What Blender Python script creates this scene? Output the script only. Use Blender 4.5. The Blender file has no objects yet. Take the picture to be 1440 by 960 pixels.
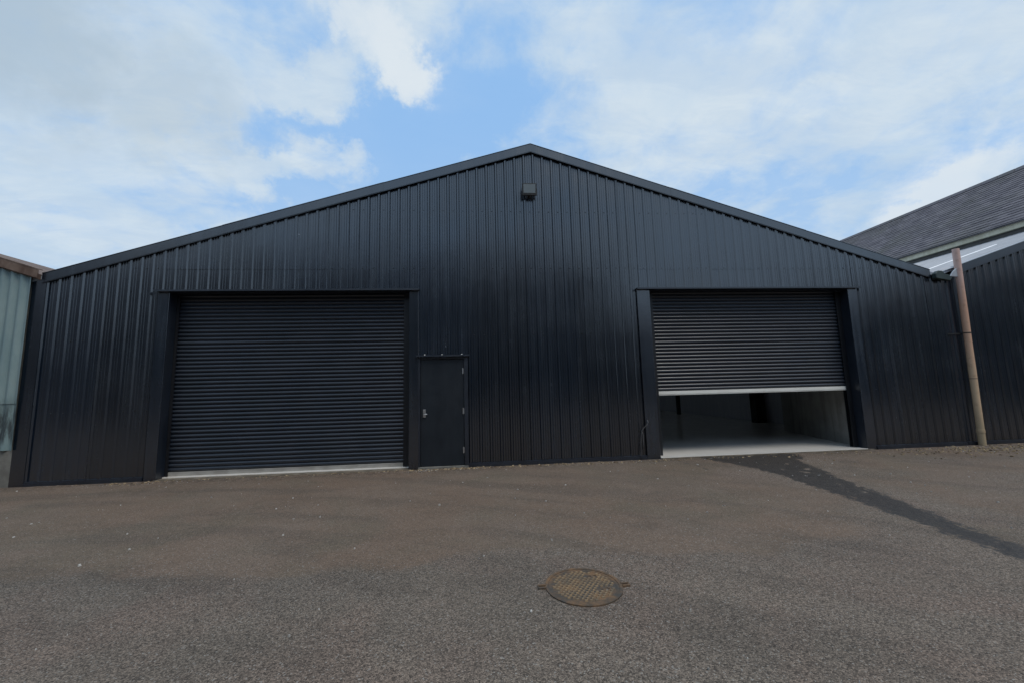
import bpy, bmesh, math, random
from mathutils import Matrix, Vector, noise
R = math.radians
random.seed(7)
scene = bpy.context.scene
C = scene.collection

# ------------------------------------------------------------------ camera
F_PX, PITCH, ROLL, YAW, CAM_H, CAM_D = 555.0, 0.118907, -0.0268898, 0.0879921, 1.4663, 7.875
fwd = Vector((math.sin(YAW)*math.cos(PITCH), math.cos(YAW)*math.cos(PITCH), math.sin(PITCH)))
rt0 = Vector((math.cos(YAW), -math.sin(YAW), 0)); up0 = rt0.cross(fwd)
rt = rt0*math.cos(ROLL) + up0*math.sin(ROLL)
up = up0*math.cos(ROLL) - rt0*math.sin(ROLL)
cam_d = bpy.data.cameras.new('camera'); cam = bpy.data.objects.new('camera', cam_d); C.objects.link(cam)
cam_d.sensor_fit = 'HORIZONTAL'; cam_d.sensor_width = 36; cam_d.lens = 36*F_PX/1440
cam_d.clip_start = 0.05; cam_d.clip_end = 2000
m = Matrix.Identity(4)
for i in range(3):
    m[i][0] = rt[i]; m[i][1] = up[i]; m[i][2] = -fwd[i]
m[0][3], m[1][3], m[2][3] = 0, -CAM_D, CAM_H
cam.matrix_world = m
scene.camera = cam

# ------------------------------------------------------------------ node helper
class NT:
    def __init__(s, tree): s.t = tree; s.t.nodes.clear()
    def n(s, typ, **kw):
        nd = s.t.nodes.new(typ)
        for k, v in kw.items():
            if k.startswith('i_'):
                key = k[2:]; key = int(key) if key.isdigit() else key.replace('_', ' ')
                s.set(nd.inputs[key], v)
            else: setattr(nd, k, v)
        return nd
    def set(s, inp, v):
        if isinstance(v, bpy.types.NodeSocket): s.t.links.new(v, inp)
        elif isinstance(v, bpy.types.Node): s.t.links.new(v.outputs[0], inp)
        else: inp.default_value = v
    def math(s, op, a, b=None, c=None, clamp=False):
        nd = s.t.nodes.new('ShaderNodeMath'); nd.operation = op; nd.use_clamp = clamp
        for i, v in enumerate((a, b, c)):
            if v is not None: s.set(nd.inputs[i], v)
        return nd.outputs[0]
    def vmath(s, op, a, b=None):
        nd = s.t.nodes.new('ShaderNodeVectorMath'); nd.operation = op
        s.set(nd.inputs[0], a)
        if b is not None: s.set(nd.inputs[1], b)
        return nd.outputs['Value'] if op in ('DOT_PRODUCT', 'LENGTH') else nd.outputs[0]
    def mix(s, fac, a, b, mode='MIX'):
        nd = s.t.nodes.new('ShaderNodeMix'); nd.data_type = 'RGBA'; nd.blend_type = mode
        s.set(nd.inputs[0], fac); s.set(nd.inputs[6], a); s.set(nd.inputs[7], b)
        return nd.outputs[2]
    def ss(s, v, lo, hi, tolo=0.0, tohi=1.0):
        nd = s.t.nodes.new('ShaderNodeMapRange'); nd.interpolation_type = 'SMOOTHSTEP'
        s.set(nd.inputs[0], v); nd.inputs[1].default_value = lo; nd.inputs[2].default_value = hi
        nd.inputs[3].default_value = tolo; nd.inputs[4].default_value = tohi
        return nd.outputs[0]
    def noise(s, vec, scale, detail=4, rough=0.55, dist=0.0, out=0):
        nd = s.t.nodes.new('ShaderNodeTexNoise'); s.set(nd.inputs['Vector'], vec)
        nd.inputs['Scale'].default_value = scale; nd.inputs['Detail'].default_value = detail
        nd.inputs['Roughness'].default_value = rough; nd.inputs['Distortion'].default_value = dist
        return nd.outputs[out]
    def mapping(s, vec, scale=(1, 1, 1), loc=(0, 0, 0), rot=(0, 0, 0)):
        nd = s.t.nodes.new('ShaderNodeMapping'); s.set(nd.inputs[0], vec)
        nd.inputs[1].default_value = loc; nd.inputs[2].default_value = rot; nd.inputs[3].default_value = scale
        return nd.outputs[0]
def rgb(r, g, b): return (r, g, b, 1)

# ------------------------------------------------------------------ light: sky with broken cloud, one soft sun
SUN_EL, SUN_AZ = R(60), R(140)        # azimuth clockwise from north (+Y)
world = bpy.data.worlds.new('World'); scene.world = world; world.use_nodes = True
w = NT(world.node_tree)
def pix_dir(px, py):
    d = fwd*F_PX + rt*(px-720) - up*(py-480); return d.normalized()
tc = w.n('ShaderNodeTexCoord')
D0 = tc.outputs['Generated']
wob = w.vmath('SUBTRACT', w.noise(D0, 2.6, 5, 0.6, out=1), (0.5, 0.5, 0.5))
wsc = w.n('ShaderNodeVectorMath', operation='SCALE'); w.set(wsc.inputs[0], wob); wsc.inputs['Scale'].default_value = 0.26
wob2 = w.vmath('SUBTRACT', w.noise(D0, 9.0, 7, 0.66, out=1), (0.5, 0.5, 0.5))
wsc2 = w.n('ShaderNodeVectorMath', operation='SCALE'); w.set(wsc2.inputs[0], wob2); wsc2.inputs['Scale'].default_value = 0.20
D = w.vmath('ADD', w.vmath('ADD', D0, wsc.outputs[0]), wsc2.outputs[0])
def blob(px, py, rx, ry, ang=0.0, soft=0.5):
    """soft elliptical patch of cloud (or gap) fixed at one direction of the sky; sizes in pixels at that spot"""
    d = pix_dir(px, py)
    ex = pix_dir(px+10*math.cos(R(ang)), py+10*math.sin(R(ang))) - d
    ey = pix_dir(px-10*math.sin(R(ang)), py+10*math.cos(R(ang))) - d
    kx = ex.length/10*rx; ky = ey.length/10*ry
    ex.normalize(); ey = (ey - ex*ey.dot(ex)).normalized()
    rel = w.vmath('SUBTRACT', D, tuple(d))
    a = w.vmath('DOT_PRODUCT', rel, tuple(ex/kx)); b = w.vmath('DOT_PRODUCT', rel, tuple(ey/ky)); c = w.vmath('DOT_PRODUCT', rel, tuple(d*1.2))
    cmb = w.n('ShaderNodeCombineXYZ'); w.set(cmb.inputs[0], a); w.set(cmb.inputs[1], b); w.set(cmb.inputs[2], c)
    return w.ss(w.vmath('LENGTH', cmb), 1.0-soft, 1.0+soft, 1.0, 0.0)
sky = w.n('ShaderNodeTexSky', sky_type='NISHITA', sun_disc=False, sun_elevation=SUN_EL, sun_rotation=SUN_AZ,
          air_density=1.0, dust_density=0.6, ozone_density=2.0)
sep = w.n('ShaderNodeSeparateXYZ'); w.set(sep.inputs[0], D0)
zz = w.math('ADD', w.math('MAXIMUM', sep.outputs[2], 0.0), 0.22)
pl = w.n('ShaderNodeCombineXYZ'); w.set(pl.inputs[0], w.math('DIVIDE', sep.outputs[0], zz)); w.set(pl.inputs[1], w.math('DIVIDE', sep.outputs[1], zz))
n1 = w.noise(pl, 1.15, 9, 0.56, 0.35)
n2 = w.noise(w.mapping(pl, (1.0, 1.9, 1), (3.1, 1.7, 0), (0, 0, R(35))), 1.6, 8, 0.6, 0.3)
n3 = w.noise(pl, 5.5, 8, 0.62, 0.4)
fb = w.math('ADD', w.math('ADD', w.math('MULTIPLY', n1, 0.75), w.math('MULTIPLY', n2, 0.55)), w.math('MULTIPLY', w.math('SUBTRACT', n3, 0.5), 0.8))
fb = w.math('SUBTRACT', fb, 0.15)
bias = 0.16
for (px, py, rx, ry, ang, soft, wt) in [
    (625, 175, 170, 85, -8, 0.7, -0.34),   # blue gap left of the ridge
    (490, 220, 180, 66, -14, 0.9, -0.22),
    (690, 60, 60, 130, 20, 0.7, -0.16),    # its upper arm
    (410, 35, 60, 70, 40, 0.8, -0.14),
    (415, 265, 110, 50, -20, 0.8, -0.10),
    (548, 75, 120, 40, 41, 0.5, 0.40),     # cumulus streak
    (440, 118, 70, 48, 20, 0.6, 0.34),
    (468, 232, 60, 34, 0, 0.6, 0.46), (378, 248, 46, 28, 0, 0.7, 0.36),
    (385, 195, 80, 40, 15, 0.8, -0.07),
    (820, 80, 170, 90, 25, 0.8, 0.12),
    (140, 200, 280, 250, 0, 0.7, 0.22),    # pale cloud bank at left
    (1150, 150, 420, 200, 0, 0.8, 0.10),
    (1310, 298, 120, 36, -28, 0.4, 0.30)]:
    bias = w.math('ADD', bias, w.math('MULTIPLY', blob(px, py, rx, ry, ang, soft), wt))
cov = w.ss(w.math('ADD', fb, bias), 0.36, 0.86)
hz = w.ss(sep.outputs[2], 0.0, 0.62, 0.80, 0.08)
cov = w.math('MAXIMUM', w.math('ADD', w.math('MULTIPLY', cov, 0.88), w.ss(n2, 0.35, 0.6, 0.02, 0.12)), hz)
grey = w.ss(w.noise(pl, 1.5, 7, 0.6, 0.4), 0.38, 0.62)
dark = w.math('MAXIMUM', blob(40, 60, 170, 110, 10, 0.7), w.math('MULTIPLY', blob(230, 150, 130, 60, 15, 0.8), 0.6))
puff = w.math('MAXIMUM', blob(560, 80, 120, 40, 40, 0.6), blob(1300, 280, 130, 50, -28, 0.5))
ccol = w.mix(grey, rgb(5.9, 6.7, 7.3), rgb(4.7, 5.9, 7.1))
wisp = w.noise(w.mapping(pl, (1, 2.6, 1), (0.7, 0.2, 0), (0, 0, R(-28))), 3.2, 9, 0.66, 0.6)
ccol = w.mix(w.ss(wisp, 0.36, 0.64, 0.5, 0.0), ccol, rgb(4.3, 5.45, 6.8))
ccol = w.mix(w.math('MULTIPLY', dark, 0.75), ccol, rgb(3.7, 4.5, 5.1))
ccol = w.mix(w.math('MULTIPLY', puff, 0.7), ccol, rgb(7.0, 7.4, 7.6))
blue = w.mix(0.85, sky, rgb(2.6, 4.85, 8.2))
col = w.mix(w.math('MULTIPLY', cov, 0.95), blue, ccol)
bg = w.n('ShaderNodeBackground', i_Color=col, i_Strength=0.1)
w.n('ShaderNodeOutputWorld', i_Surface=bg)

sun_d = bpy.data.lights.new('sun', 'SUN'); sun_d.energy = 1.5; sun_d.angle = R(30); sun_d.color = (1, 0.92, 0.82)
sun = bpy.data.objects.new('sun', sun_d); C.objects.link(sun)
sv = Vector((math.sin(SUN_AZ)*math.cos(SUN_EL), math.cos(SUN_AZ)*math.cos(SUN_EL), math.sin(SUN_EL)))
sun.rotation_euler = sv.to_track_quat('Z', 'Y').to_euler()
scene.view_settings.view_transform = 'Standard'; scene.view_settings.look = 'None'
scene.view_settings.exposure = 0.2; scene.view_settings.gamma = 1.0

# ------------------------------------------------------------------ mesh + object helpers
class MB:
    def __init__(s): s.v = []; s.f = []
    def quad(s, *p):
        i = len(s.v); s.v += [tuple(q) for q in p]; s.f.append(tuple(range(i, i+len(p))))
    def box(s, x0, x1, y0, y1, z0, z1):
        i = len(s.v)
        s.v += [(x0,y0,z0),(x1,y0,z0),(x1,y1,z0),(x0,y1,z0),(x0,y0,z1),(x1,y0,z1),(x1,y1,z1),(x0,y1,z1)]
        s.f += [tuple(i+k for k in q) for q in ((3,2,1,0),(4,5,6,7),(0,1,5,4),(1,2,6,5),(2,3,7,6),(3,0,4,7))]
    def prism(s, poly, y0, y1):
        """poly of (x, z), anticlockwise seen from -y, extruded along y"""
        i = len(s.v); n = len(poly)
        s.v += [(x, y0, z) for x, z in poly] + [(x, y1, z) for x, z in poly]
        s.f.append(tuple(range(i, i+n))); s.f.append(tuple(range(i+2*n-1, i+n-1, -1)))
        for k in range(n):
            a, b = i+k, i+(k+1) % n; s.f.append((b, a, a+n, b+n))
    def sweep(s, pts, rad, seg=12, caps=True):
        """tube along pts; rad a number or a list"""
        base = len(s.v); n = len(pts)
        for k, p in enumerate(pts):
            p = Vector(p); a = Vector(pts[max(0, k-1)]); b = Vector(pts[min(n-1, k+1)])
            t = (b-a).normalized(); u = t.orthogonal().normalized()
            if abs(t.z) > 0.5: u = (Vector((1, 0, 0)) - t*t.x).normalized()
            v = t.cross(u); r = rad[k] if isinstance(rad, (list, tuple)) else rad
            for j in range(seg):
                q = 2*math.pi*j/seg; s.v.append(tuple(p + u*math.cos(q)*r + v*math.sin(q)*r))
        for k in range(n-1):
            for j in range(seg):
                a = base+k*seg+j; b = base+k*seg+(j+1) % seg
                s.f.append((a, b, b+seg, a+seg))
        if caps:
            s.f.append(tuple(base+j for j in range(seg))[::-1]); s.f.append(tuple(base+(n-1)*seg+j for j in range(seg)))
    def mesh(s, name, mat, bevel=0, smooth=False):
        me = bpy.data.meshes.new(name); me.from_pydata(s.v, [], s.f)
        if bevel:
            bm = bmesh.new(); bm.from_mesh(me)
            bmesh.ops.bevel(bm, geom=bm.edges[:], offset=bevel, segments=1, affect='EDGES', clamp_overlap=True)
            bm.to_mesh(me); bm.free()
        if smooth: me.polygons.foreach_set('use_smooth', [True]*len(me.polygons))
        if mat: me.materials.append(mat)
        me.update(); return me
    def build(s, name, mat, parent=None, bevel=0, smooth=False, loc=None, rot=None, label=None, kind=None):
        o = bpy.data.objects.new(name, s.mesh(name, mat, bevel, smooth)); C.objects.link(o)
        if parent: o.parent = parent
        if loc: o.location = loc
        if rot: o.rotation_euler = rot
        if label: o['label'] = label
        if kind: o['kind'] = kind
        return o
def thing(name, label, cat, loc=(0, 0, 0), group=None):
    o = bpy.data.objects.new(name, None); C.objects.link(o); o.empty_display_size = 0.2
    o.location = loc; o['label'] = label; o['category'] = cat
    if group: o['group'] = group
    return o
def B(name, mat, parent, *box, bevel=0, label=None, kind=None):
    mb = MB(); mb.box(*box); return mb.build(name, mat, parent, bevel=bevel, label=label, kind=kind)

# ------------------------------------------------------------------ materials
def mat(name):
    mt = bpy.data.materials.new(name); mt.use_nodes = True; t = NT(mt.node_tree)
    bs = t.n('ShaderNodeBsdfPrincipled'); t.n('ShaderNodeOutputMaterial', i_Surface=bs.outputs[0])
    return mt, t, bs
def coords(t): return t.n('ShaderNodeTexCoord').outputs['Object']
def wpos(t): return t.n('ShaderNodeNewGeometry').outputs['Position']
def bump(t, bs, h, strength=0.3, dist=0.01):
    b = t.n('ShaderNodeBump', i_Height=h, i_Strength=strength, i_Distance=dist); t.set(bs.inputs['Normal'], b.outputs[0])
def paint(name, a, b, rough=(0.3, 0.45), ior=1.5, scale=(6, 6, 1.2), metal=0.0, bmp=0.0, dust=0.0):
    """painted or weathered sheet: two tones mottled in streaks, varying gloss"""
    mt, t, bs = mat(name); p = wpos(t)
    n = t.noise(t.mapping(p, scale), 1.0, 6, 0.6)
    t.set(bs.inputs['Base Color'], t.mix(t.ss(n, 0.35, 0.68), rgb(*a), rgb(*b)))
    t.set(bs.inputs['Roughness'], t.ss(t.noise(p, 3.0, 5), 0.3, 0.7, rough[0], rough[1]))
    bs.inputs['IOR'].default_value = ior; bs.inputs['Metallic'].default_value = metal
    if bmp: bump(t, bs, t.noise(p, 60, 3), bmp, 0.002)
    return mt
def cladding_mat():
    mt, t, bs = mat('black_cladding'); p = wpos(t)
    streak = t.noise(t.mapping(p, (9, 9, 0.35)), 1.0, 6, 0.65)
    blot = t.noise(p, 0.9, 5, 0.6)
    z = t.n('ShaderNodeSeparateXYZ', i_0=p).outputs[2]
    splash = t.math('MULTIPLY', t.ss(z, 0.05, 0.55, 1.0, 0.0), t.ss(t.noise(p, 5, 5), 0.3, 0.75))
    c = t.mix(t.ss(streak, 0.40, 0.72), rgb(0.0045, 0.0088, 0.0168), rgb(0.0072, 0.0130, 0.0225))
    c = t.mix(t.math('MULTIPLY', splash, 0.4), c, rgb(0.022, 0.021, 0.020))
    t.set(bs.inputs['Base Color'], c)
    oi = t.n('ShaderNodeObjectInfo').outputs['Random']
    hv = t.n('ShaderNodeHueSaturation', i_Color=c); t.set(hv.inputs['Value'], t.ss(oi, 0, 1, 0.75, 1.3)); t.set(bs.inputs['Base Color'], hv.outputs[0])
    r = t.math('ADD', t.ss(blot, 0.3, 0.7, 0.17, 0.25), t.ss(streak, 0.4, 0.75, 0.0, 0.08))
    t.set(bs.inputs['Roughness'], r); bs.inputs['IOR'].default_value = 2.05
    bump(t, bs, t.noise(t.mapping(p, (3, 3, 1.2)), 1.6, 3), 0.15, 0.012)
    return mt
M = {}
M['clad'] = cladding_mat()
M['trim'] = paint('black_trim', (0.006, 0.0105, 0.019), (0.010, 0.0155, 0.027), (0.3, 0.42), 1.8)
M['slat'] = paint('shutter_slat_paint', (0.012, 0.018, 0.028), (0.018, 0.024, 0.036), (0.30, 0.42), 1.6, (2, 2, 3))
M['door'] = paint('door_paint', (0.0065, 0.0105, 0.016), (0.009, 0.014, 0.020), (0.42, 0.55), 1.5)
M['guide'] = paint('guide_paint', (0.008, 0.009, 0.012), (0.012, 0.013, 0.016), (0.4, 0.5), 1.5)
M['alu'] = paint('white_bottom_bar', (0.76, 0.75, 0.69), (0.84, 0.83, 0.77), (0.4, 0.55), 1.5, (3, 3, 8))
M['galv'] = paint('dusty_bottom_bar', (0.24, 0.23, 0.21), (0.33, 0.32, 0.295), (0.45, 0.6), 1.5, (4, 4, 12))
M['steel'] = paint('satin_steel', (0.50, 0.50, 0.50), (0.62, 0.62, 0.62), (0.28, 0.4), 1.5, metal=0.9)
M['dirtysteel'] = paint('worn_screw', (0.55, 0.55, 0.52), (0.7, 0.7, 0.66), (0.4, 0.5), 1.5)
M['rust'] = paint('rusty_flashing', (0.10, 0.062, 0.046), (0.19, 0.135, 0.105), (0.65, 0.85), 1.4, (5, 5, 3), bmp=0.4)
M['roof'] = paint('grey_roof_sheet', (0.26, 0.29, 0.33), (0.34, 0.37, 0.41), (0.35, 0.5), 1.5, (1.5, 2, 2))
M['white'] = paint('roof_glint_white', (0.72, 0.74, 0.76), (0.82, 0.83, 0.84), (0.3, 0.4), 1.5)
M['rubber'] = paint('black_rubber', (0.012, 0.012, 0.012), (0.02, 0.02, 0.02), (0.5, 0.6), 1.5)
M['lining'] = paint('inner_lining', (0.52, 0.54, 0.60), (0.60, 0.62, 0.67), (0.5, 0.7), 1.5)
M['dsteel'] = paint('dark_column_steel', (0.012, 0.014, 0.018), (0.02, 0.022, 0.026), (0.45, 0.6), 1.5)
M['cream'] = paint('cream_fascia', (0.56, 0.52, 0.38), (0.68, 0.64, 0.49), (0.6, 0.75), 1.4)
M['dirtycon'] = paint('dirty_concrete_edge', (0.10, 0.085, 0.065), (0.20, 0.17, 0.13), (0.8, 0.9), 1.4, (6, 6, 6), bmp=0.6)
M['lump'] = paint('mossy_gutter', (0.016, 0.030, 0.030), (0.04, 0.06, 0.058), (0.5, 0.7), 1.5)
M['endcap'] = paint('grey_gutter_end', (0.33, 0.36, 0.40), (0.42, 0.45, 0.48), (0.4, 0.55), 1.5)

def translucent_mat():
    mt = bpy.data.materials.new('added_rooflight_sheet'); mt.use_nodes = True; t = NT(mt.node_tree)
    tr = t.n('ShaderNodeBsdfTranslucent'); tr.inputs[0].default_value = rgb(0.6, 0.62, 0.62); t.n('ShaderNodeOutputMaterial', i_Surface=tr.outputs[0]); return mt
M['translucent'] = translucent_mat()
def floor_mat():
    mt, t, bs = mat('pale_floor_paint'); p = wpos(t)
    n = t.noise(p, 1.4, 6, 0.6)
    t.set(bs.inputs['Base Color'], t.mix(t.ss(n, 0.3, 0.7), rgb(0.76, 0.73, 0.68), rgb(0.82, 0.79, 0.74)))
    t.set(bs.inputs['Roughness'], t.ss(t.noise(p, 4, 4), 0.3, 0.7, 0.07, 0.16)); return mt
M['floor'] = floor_mat()
def concrete_mat():
    mt, t, bs = mat('board_marked_concrete'); p = wpos(t)
    st = t.noise(t.mapping(p, (8, 8, 0.5)), 1.0, 5, 0.6); n = t.noise(p, 2.2, 6, 0.6)
    c = t.mix(t.ss(n, 0.3, 0.7), rgb(0.24, 0.235, 0.22), rgb(0.33, 0.325, 0.30))
    t.set(bs.inputs['Base Color'], t.mix(t.ss(st, 0.45, 0.75, 0.0, 0.7), c, rgb(0.13, 0.125, 0.115)))
    bs.inputs['Roughness'].default_value = 0.8; bump(t, bs, t.noise(p, 25, 6), 0.3, 0.01); return mt
M['concrete'] = concrete_mat()
def plinth_mat():
    mt, t, bs = mat('rendered_plinth'); p = wpos(t); n = t.noise(p, 3.0, 8, 0.62)
    t.set(bs.inputs['Base Color'], t.mix(t.ss(n, 0.3, 0.7), rgb(0.13, 0.125, 0.11), rgb(0.24, 0.235, 0.21)))
    bs.inputs['Roughness'].default_value = 0.9; bump(t, bs, t.noise(p, 30, 6), 0.5, 0.01); return mt
M['plinth'] = plinth_mat()
def teal_mat():
    mt, t, bs = mat('weathered_teal_sheet'); p = wpos(t)
    z = t.n('ShaderNodeSeparateXYZ', i_0=p).outputs[2]
    n = t.noise(t.mapping(p, (3, 3, 1.1)), 1.0, 7, 0.62); s = t.noise(t.mapping(p, (8, 8, 1.0), (2, 0, 0.6)), 1.0, 6, 0.65)
    c = t.mix(t.ss(n, 0.3, 0.7), rgb(0.175, 0.255, 0.265), rgb(0.245, 0.325, 0.325))
    c = t.mix(t.ss(t.noise(p, 7, 5), 0.55, 0.8, 0, 0.4), c, rgb(0.25, 0.29, 0.28))
    band = t.math('MULTIPLY', t.ss(z, 0.68, 0.86), t.ss(z, 1.2, 1.62, 1.0, 0.0))
    tar = t.math('MULTIPLY', band, t.ss(s, 0.43, 0.56))
    t.set(bs.inputs['Base Color'], t.mix(t.math('MULTIPLY', tar, 0.85), c, rgb(0.02, 0.024, 0.028)))
    t.set(bs.inputs['Roughness'], t.ss(n, 0.3, 0.7, 0.5, 0.75)); bump(t, bs, t.noise(p, 40, 4), 0.2, 0.003); return mt
M['teal'] = teal_mat()
def slate_mat():
    mt, t, bs = mat('weathered_slate'); p = wpos(t)
    ri = t.n('ShaderNodeNewGeometry').outputs['Random Per Island']
    big = t.noise(p, 0.55, 6, 0.62); lich = t.noise(t.mapping(p, (1.0, 0.5, 1.0)), 3.2, 8, 0.7)
    c = t.mix(ri, rgb(0.085, 0.077, 0.090), rgb(0.155, 0.142, 0.155))
    c = t.mix(t.ss(big, 0.42, 0.68, 0, 0.55), c, rgb(0.085, 0.085, 0.068))
    c = t.mix(t.ss(lich, 0.60, 0.72, 0, 0.7), c, rgb(0.26, 0.26, 0.255))
    t.set(bs.inputs['Base Color'], c); bs.inputs['Roughness'].default_value = 0.75
    bump(t, bs, t.noise(p, 18, 6), 0.4, 0.01); return mt
M['slate'] = slate_mat()
def stone_mat():
    mt, t, bs = mat('rubble_stone'); p = wpos(t)
    v = t.n('ShaderNodeTexVoronoi', feature='F1', i_Scale=3.2); t.set(v.inputs['Vector'], t.mapping(p, (1, 1, 1.7)))
    n = t.noise(p, 5, 7, 0.6)
    c = t.mix(v.outputs['Color'], rgb(0.075, 0.072, 0.068), rgb(0.15, 0.142, 0.13)); c = t.mix(t.ss(n, 0.4, 0.7, 0, 0.6), c, rgb(0.10, 0.095, 0.085))
    t.set(bs.inputs['Base Color'], c); bs.inputs['Roughness'].default_value = 0.9; bump(t, bs, n, 0.5, 0.02); return mt
M['stone'] = stone_mat()
def pipe_mat():
    mt, t, bs = mat('weathered_pipe'); p = wpos(t); z = t.n('ShaderNodeSeparateXYZ', i_0=p).outputs[2]
    n = t.noise(t.mapping(p, (9, 9, 1.6)), 1.0, 7, 0.65)
    zz = t.math('ADD', z, t.math('MULTIPLY', t.math('SUBTRACT', n, 0.5), 1.2))
    c = t.mix(t.ss(zz, 1.3, 2.8), rgb(0.54, 0.385, 0.245), rgb(0.53, 0.31, 0.21))
    c = t.mix(t.ss(zz, 2.9, 3.9), c, rgb(0.58, 0.39, 0.33))
    c = t.mix(t.ss(zz, 0.15, 0.9, 0.75, 0.0), c, rgb(0.32, 0.26, 0.16))
    c = t.mix(t.ss(t.noise(p, 9, 6, 0.7), 0.52, 0.75, 0, 0.5), c, rgb(0.26, 0.14, 0.09))
    t.set(bs.inputs['Base Color'], c); bs.inputs['Roughness'].default_value = 0.65; bump(t, bs, n, 0.2, 0.004); return mt
M['pipe'] = pipe_mat()
def iron_mat():
    mt, t, bs = mat('rusty_cast_iron'); p = wpos(t); n = t.noise(p, 9, 7, 0.65); k = t.noise(p, 4.2, 4, 0.6)
    c = t.mix(t.ss(n, 0.35, 0.66), rgb(0.070, 0.055, 0.040), rgb(0.19, 0.108, 0.052))
    c = t.mix(t.ss(k, 0.44, 0.60, 0.0, 0.8), c, rgb(0.045, 0.048, 0.047))
    c = t.mix(t.ss(t.noise(p, 60, 4, 0.7), 0.55, 0.8, 0, 0.5), c, rgb(0.24, 0.20, 0.14))
    t.set(bs.inputs['Base Color'], c); bs.inputs['Roughness'].default_value = 0.7; bump(t, bs, t.noise(p, 120, 4), 0.4, 0.002); return mt
M['iron'] = iron_mat()
M['tread'] = paint('worn_tread_iron', (0.17, 0.135, 0.095), (0.30, 0.205, 0.115), (0.5, 0.65), 1.5, (7, 7, 7))
def lens_mat():
    mt, t, bs = mat('floodlight_glass'); bs.inputs['Base Color'].default_value = rgb(0.20, 0.235, 0.25)
    bs.inputs['Roughness'].default_value = 0.12; bs.inputs['IOR'].default_value = 1.5; return mt
M['lens'] = lens_mat()
def chip_mat(name, a, b):
    mt, t, bs = mat(name); ri = t.n('ShaderNodeNewGeometry').outputs['Random Per Island']
    t.set(bs.inputs['Base Color'], t.mix(ri, rgb(*a), rgb(*b))); bs.inputs['Roughness'].default_value = 0.9; return mt
M['chip'] = chip_mat('pale_stone_chips', (0.20, 0.19, 0.17), (0.58, 0.56, 0.52))
M['leaf'] = chip_mat('dead_leaves', (0.05, 0.03, 0.018), (0.42, 0.32, 0.19))

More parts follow.
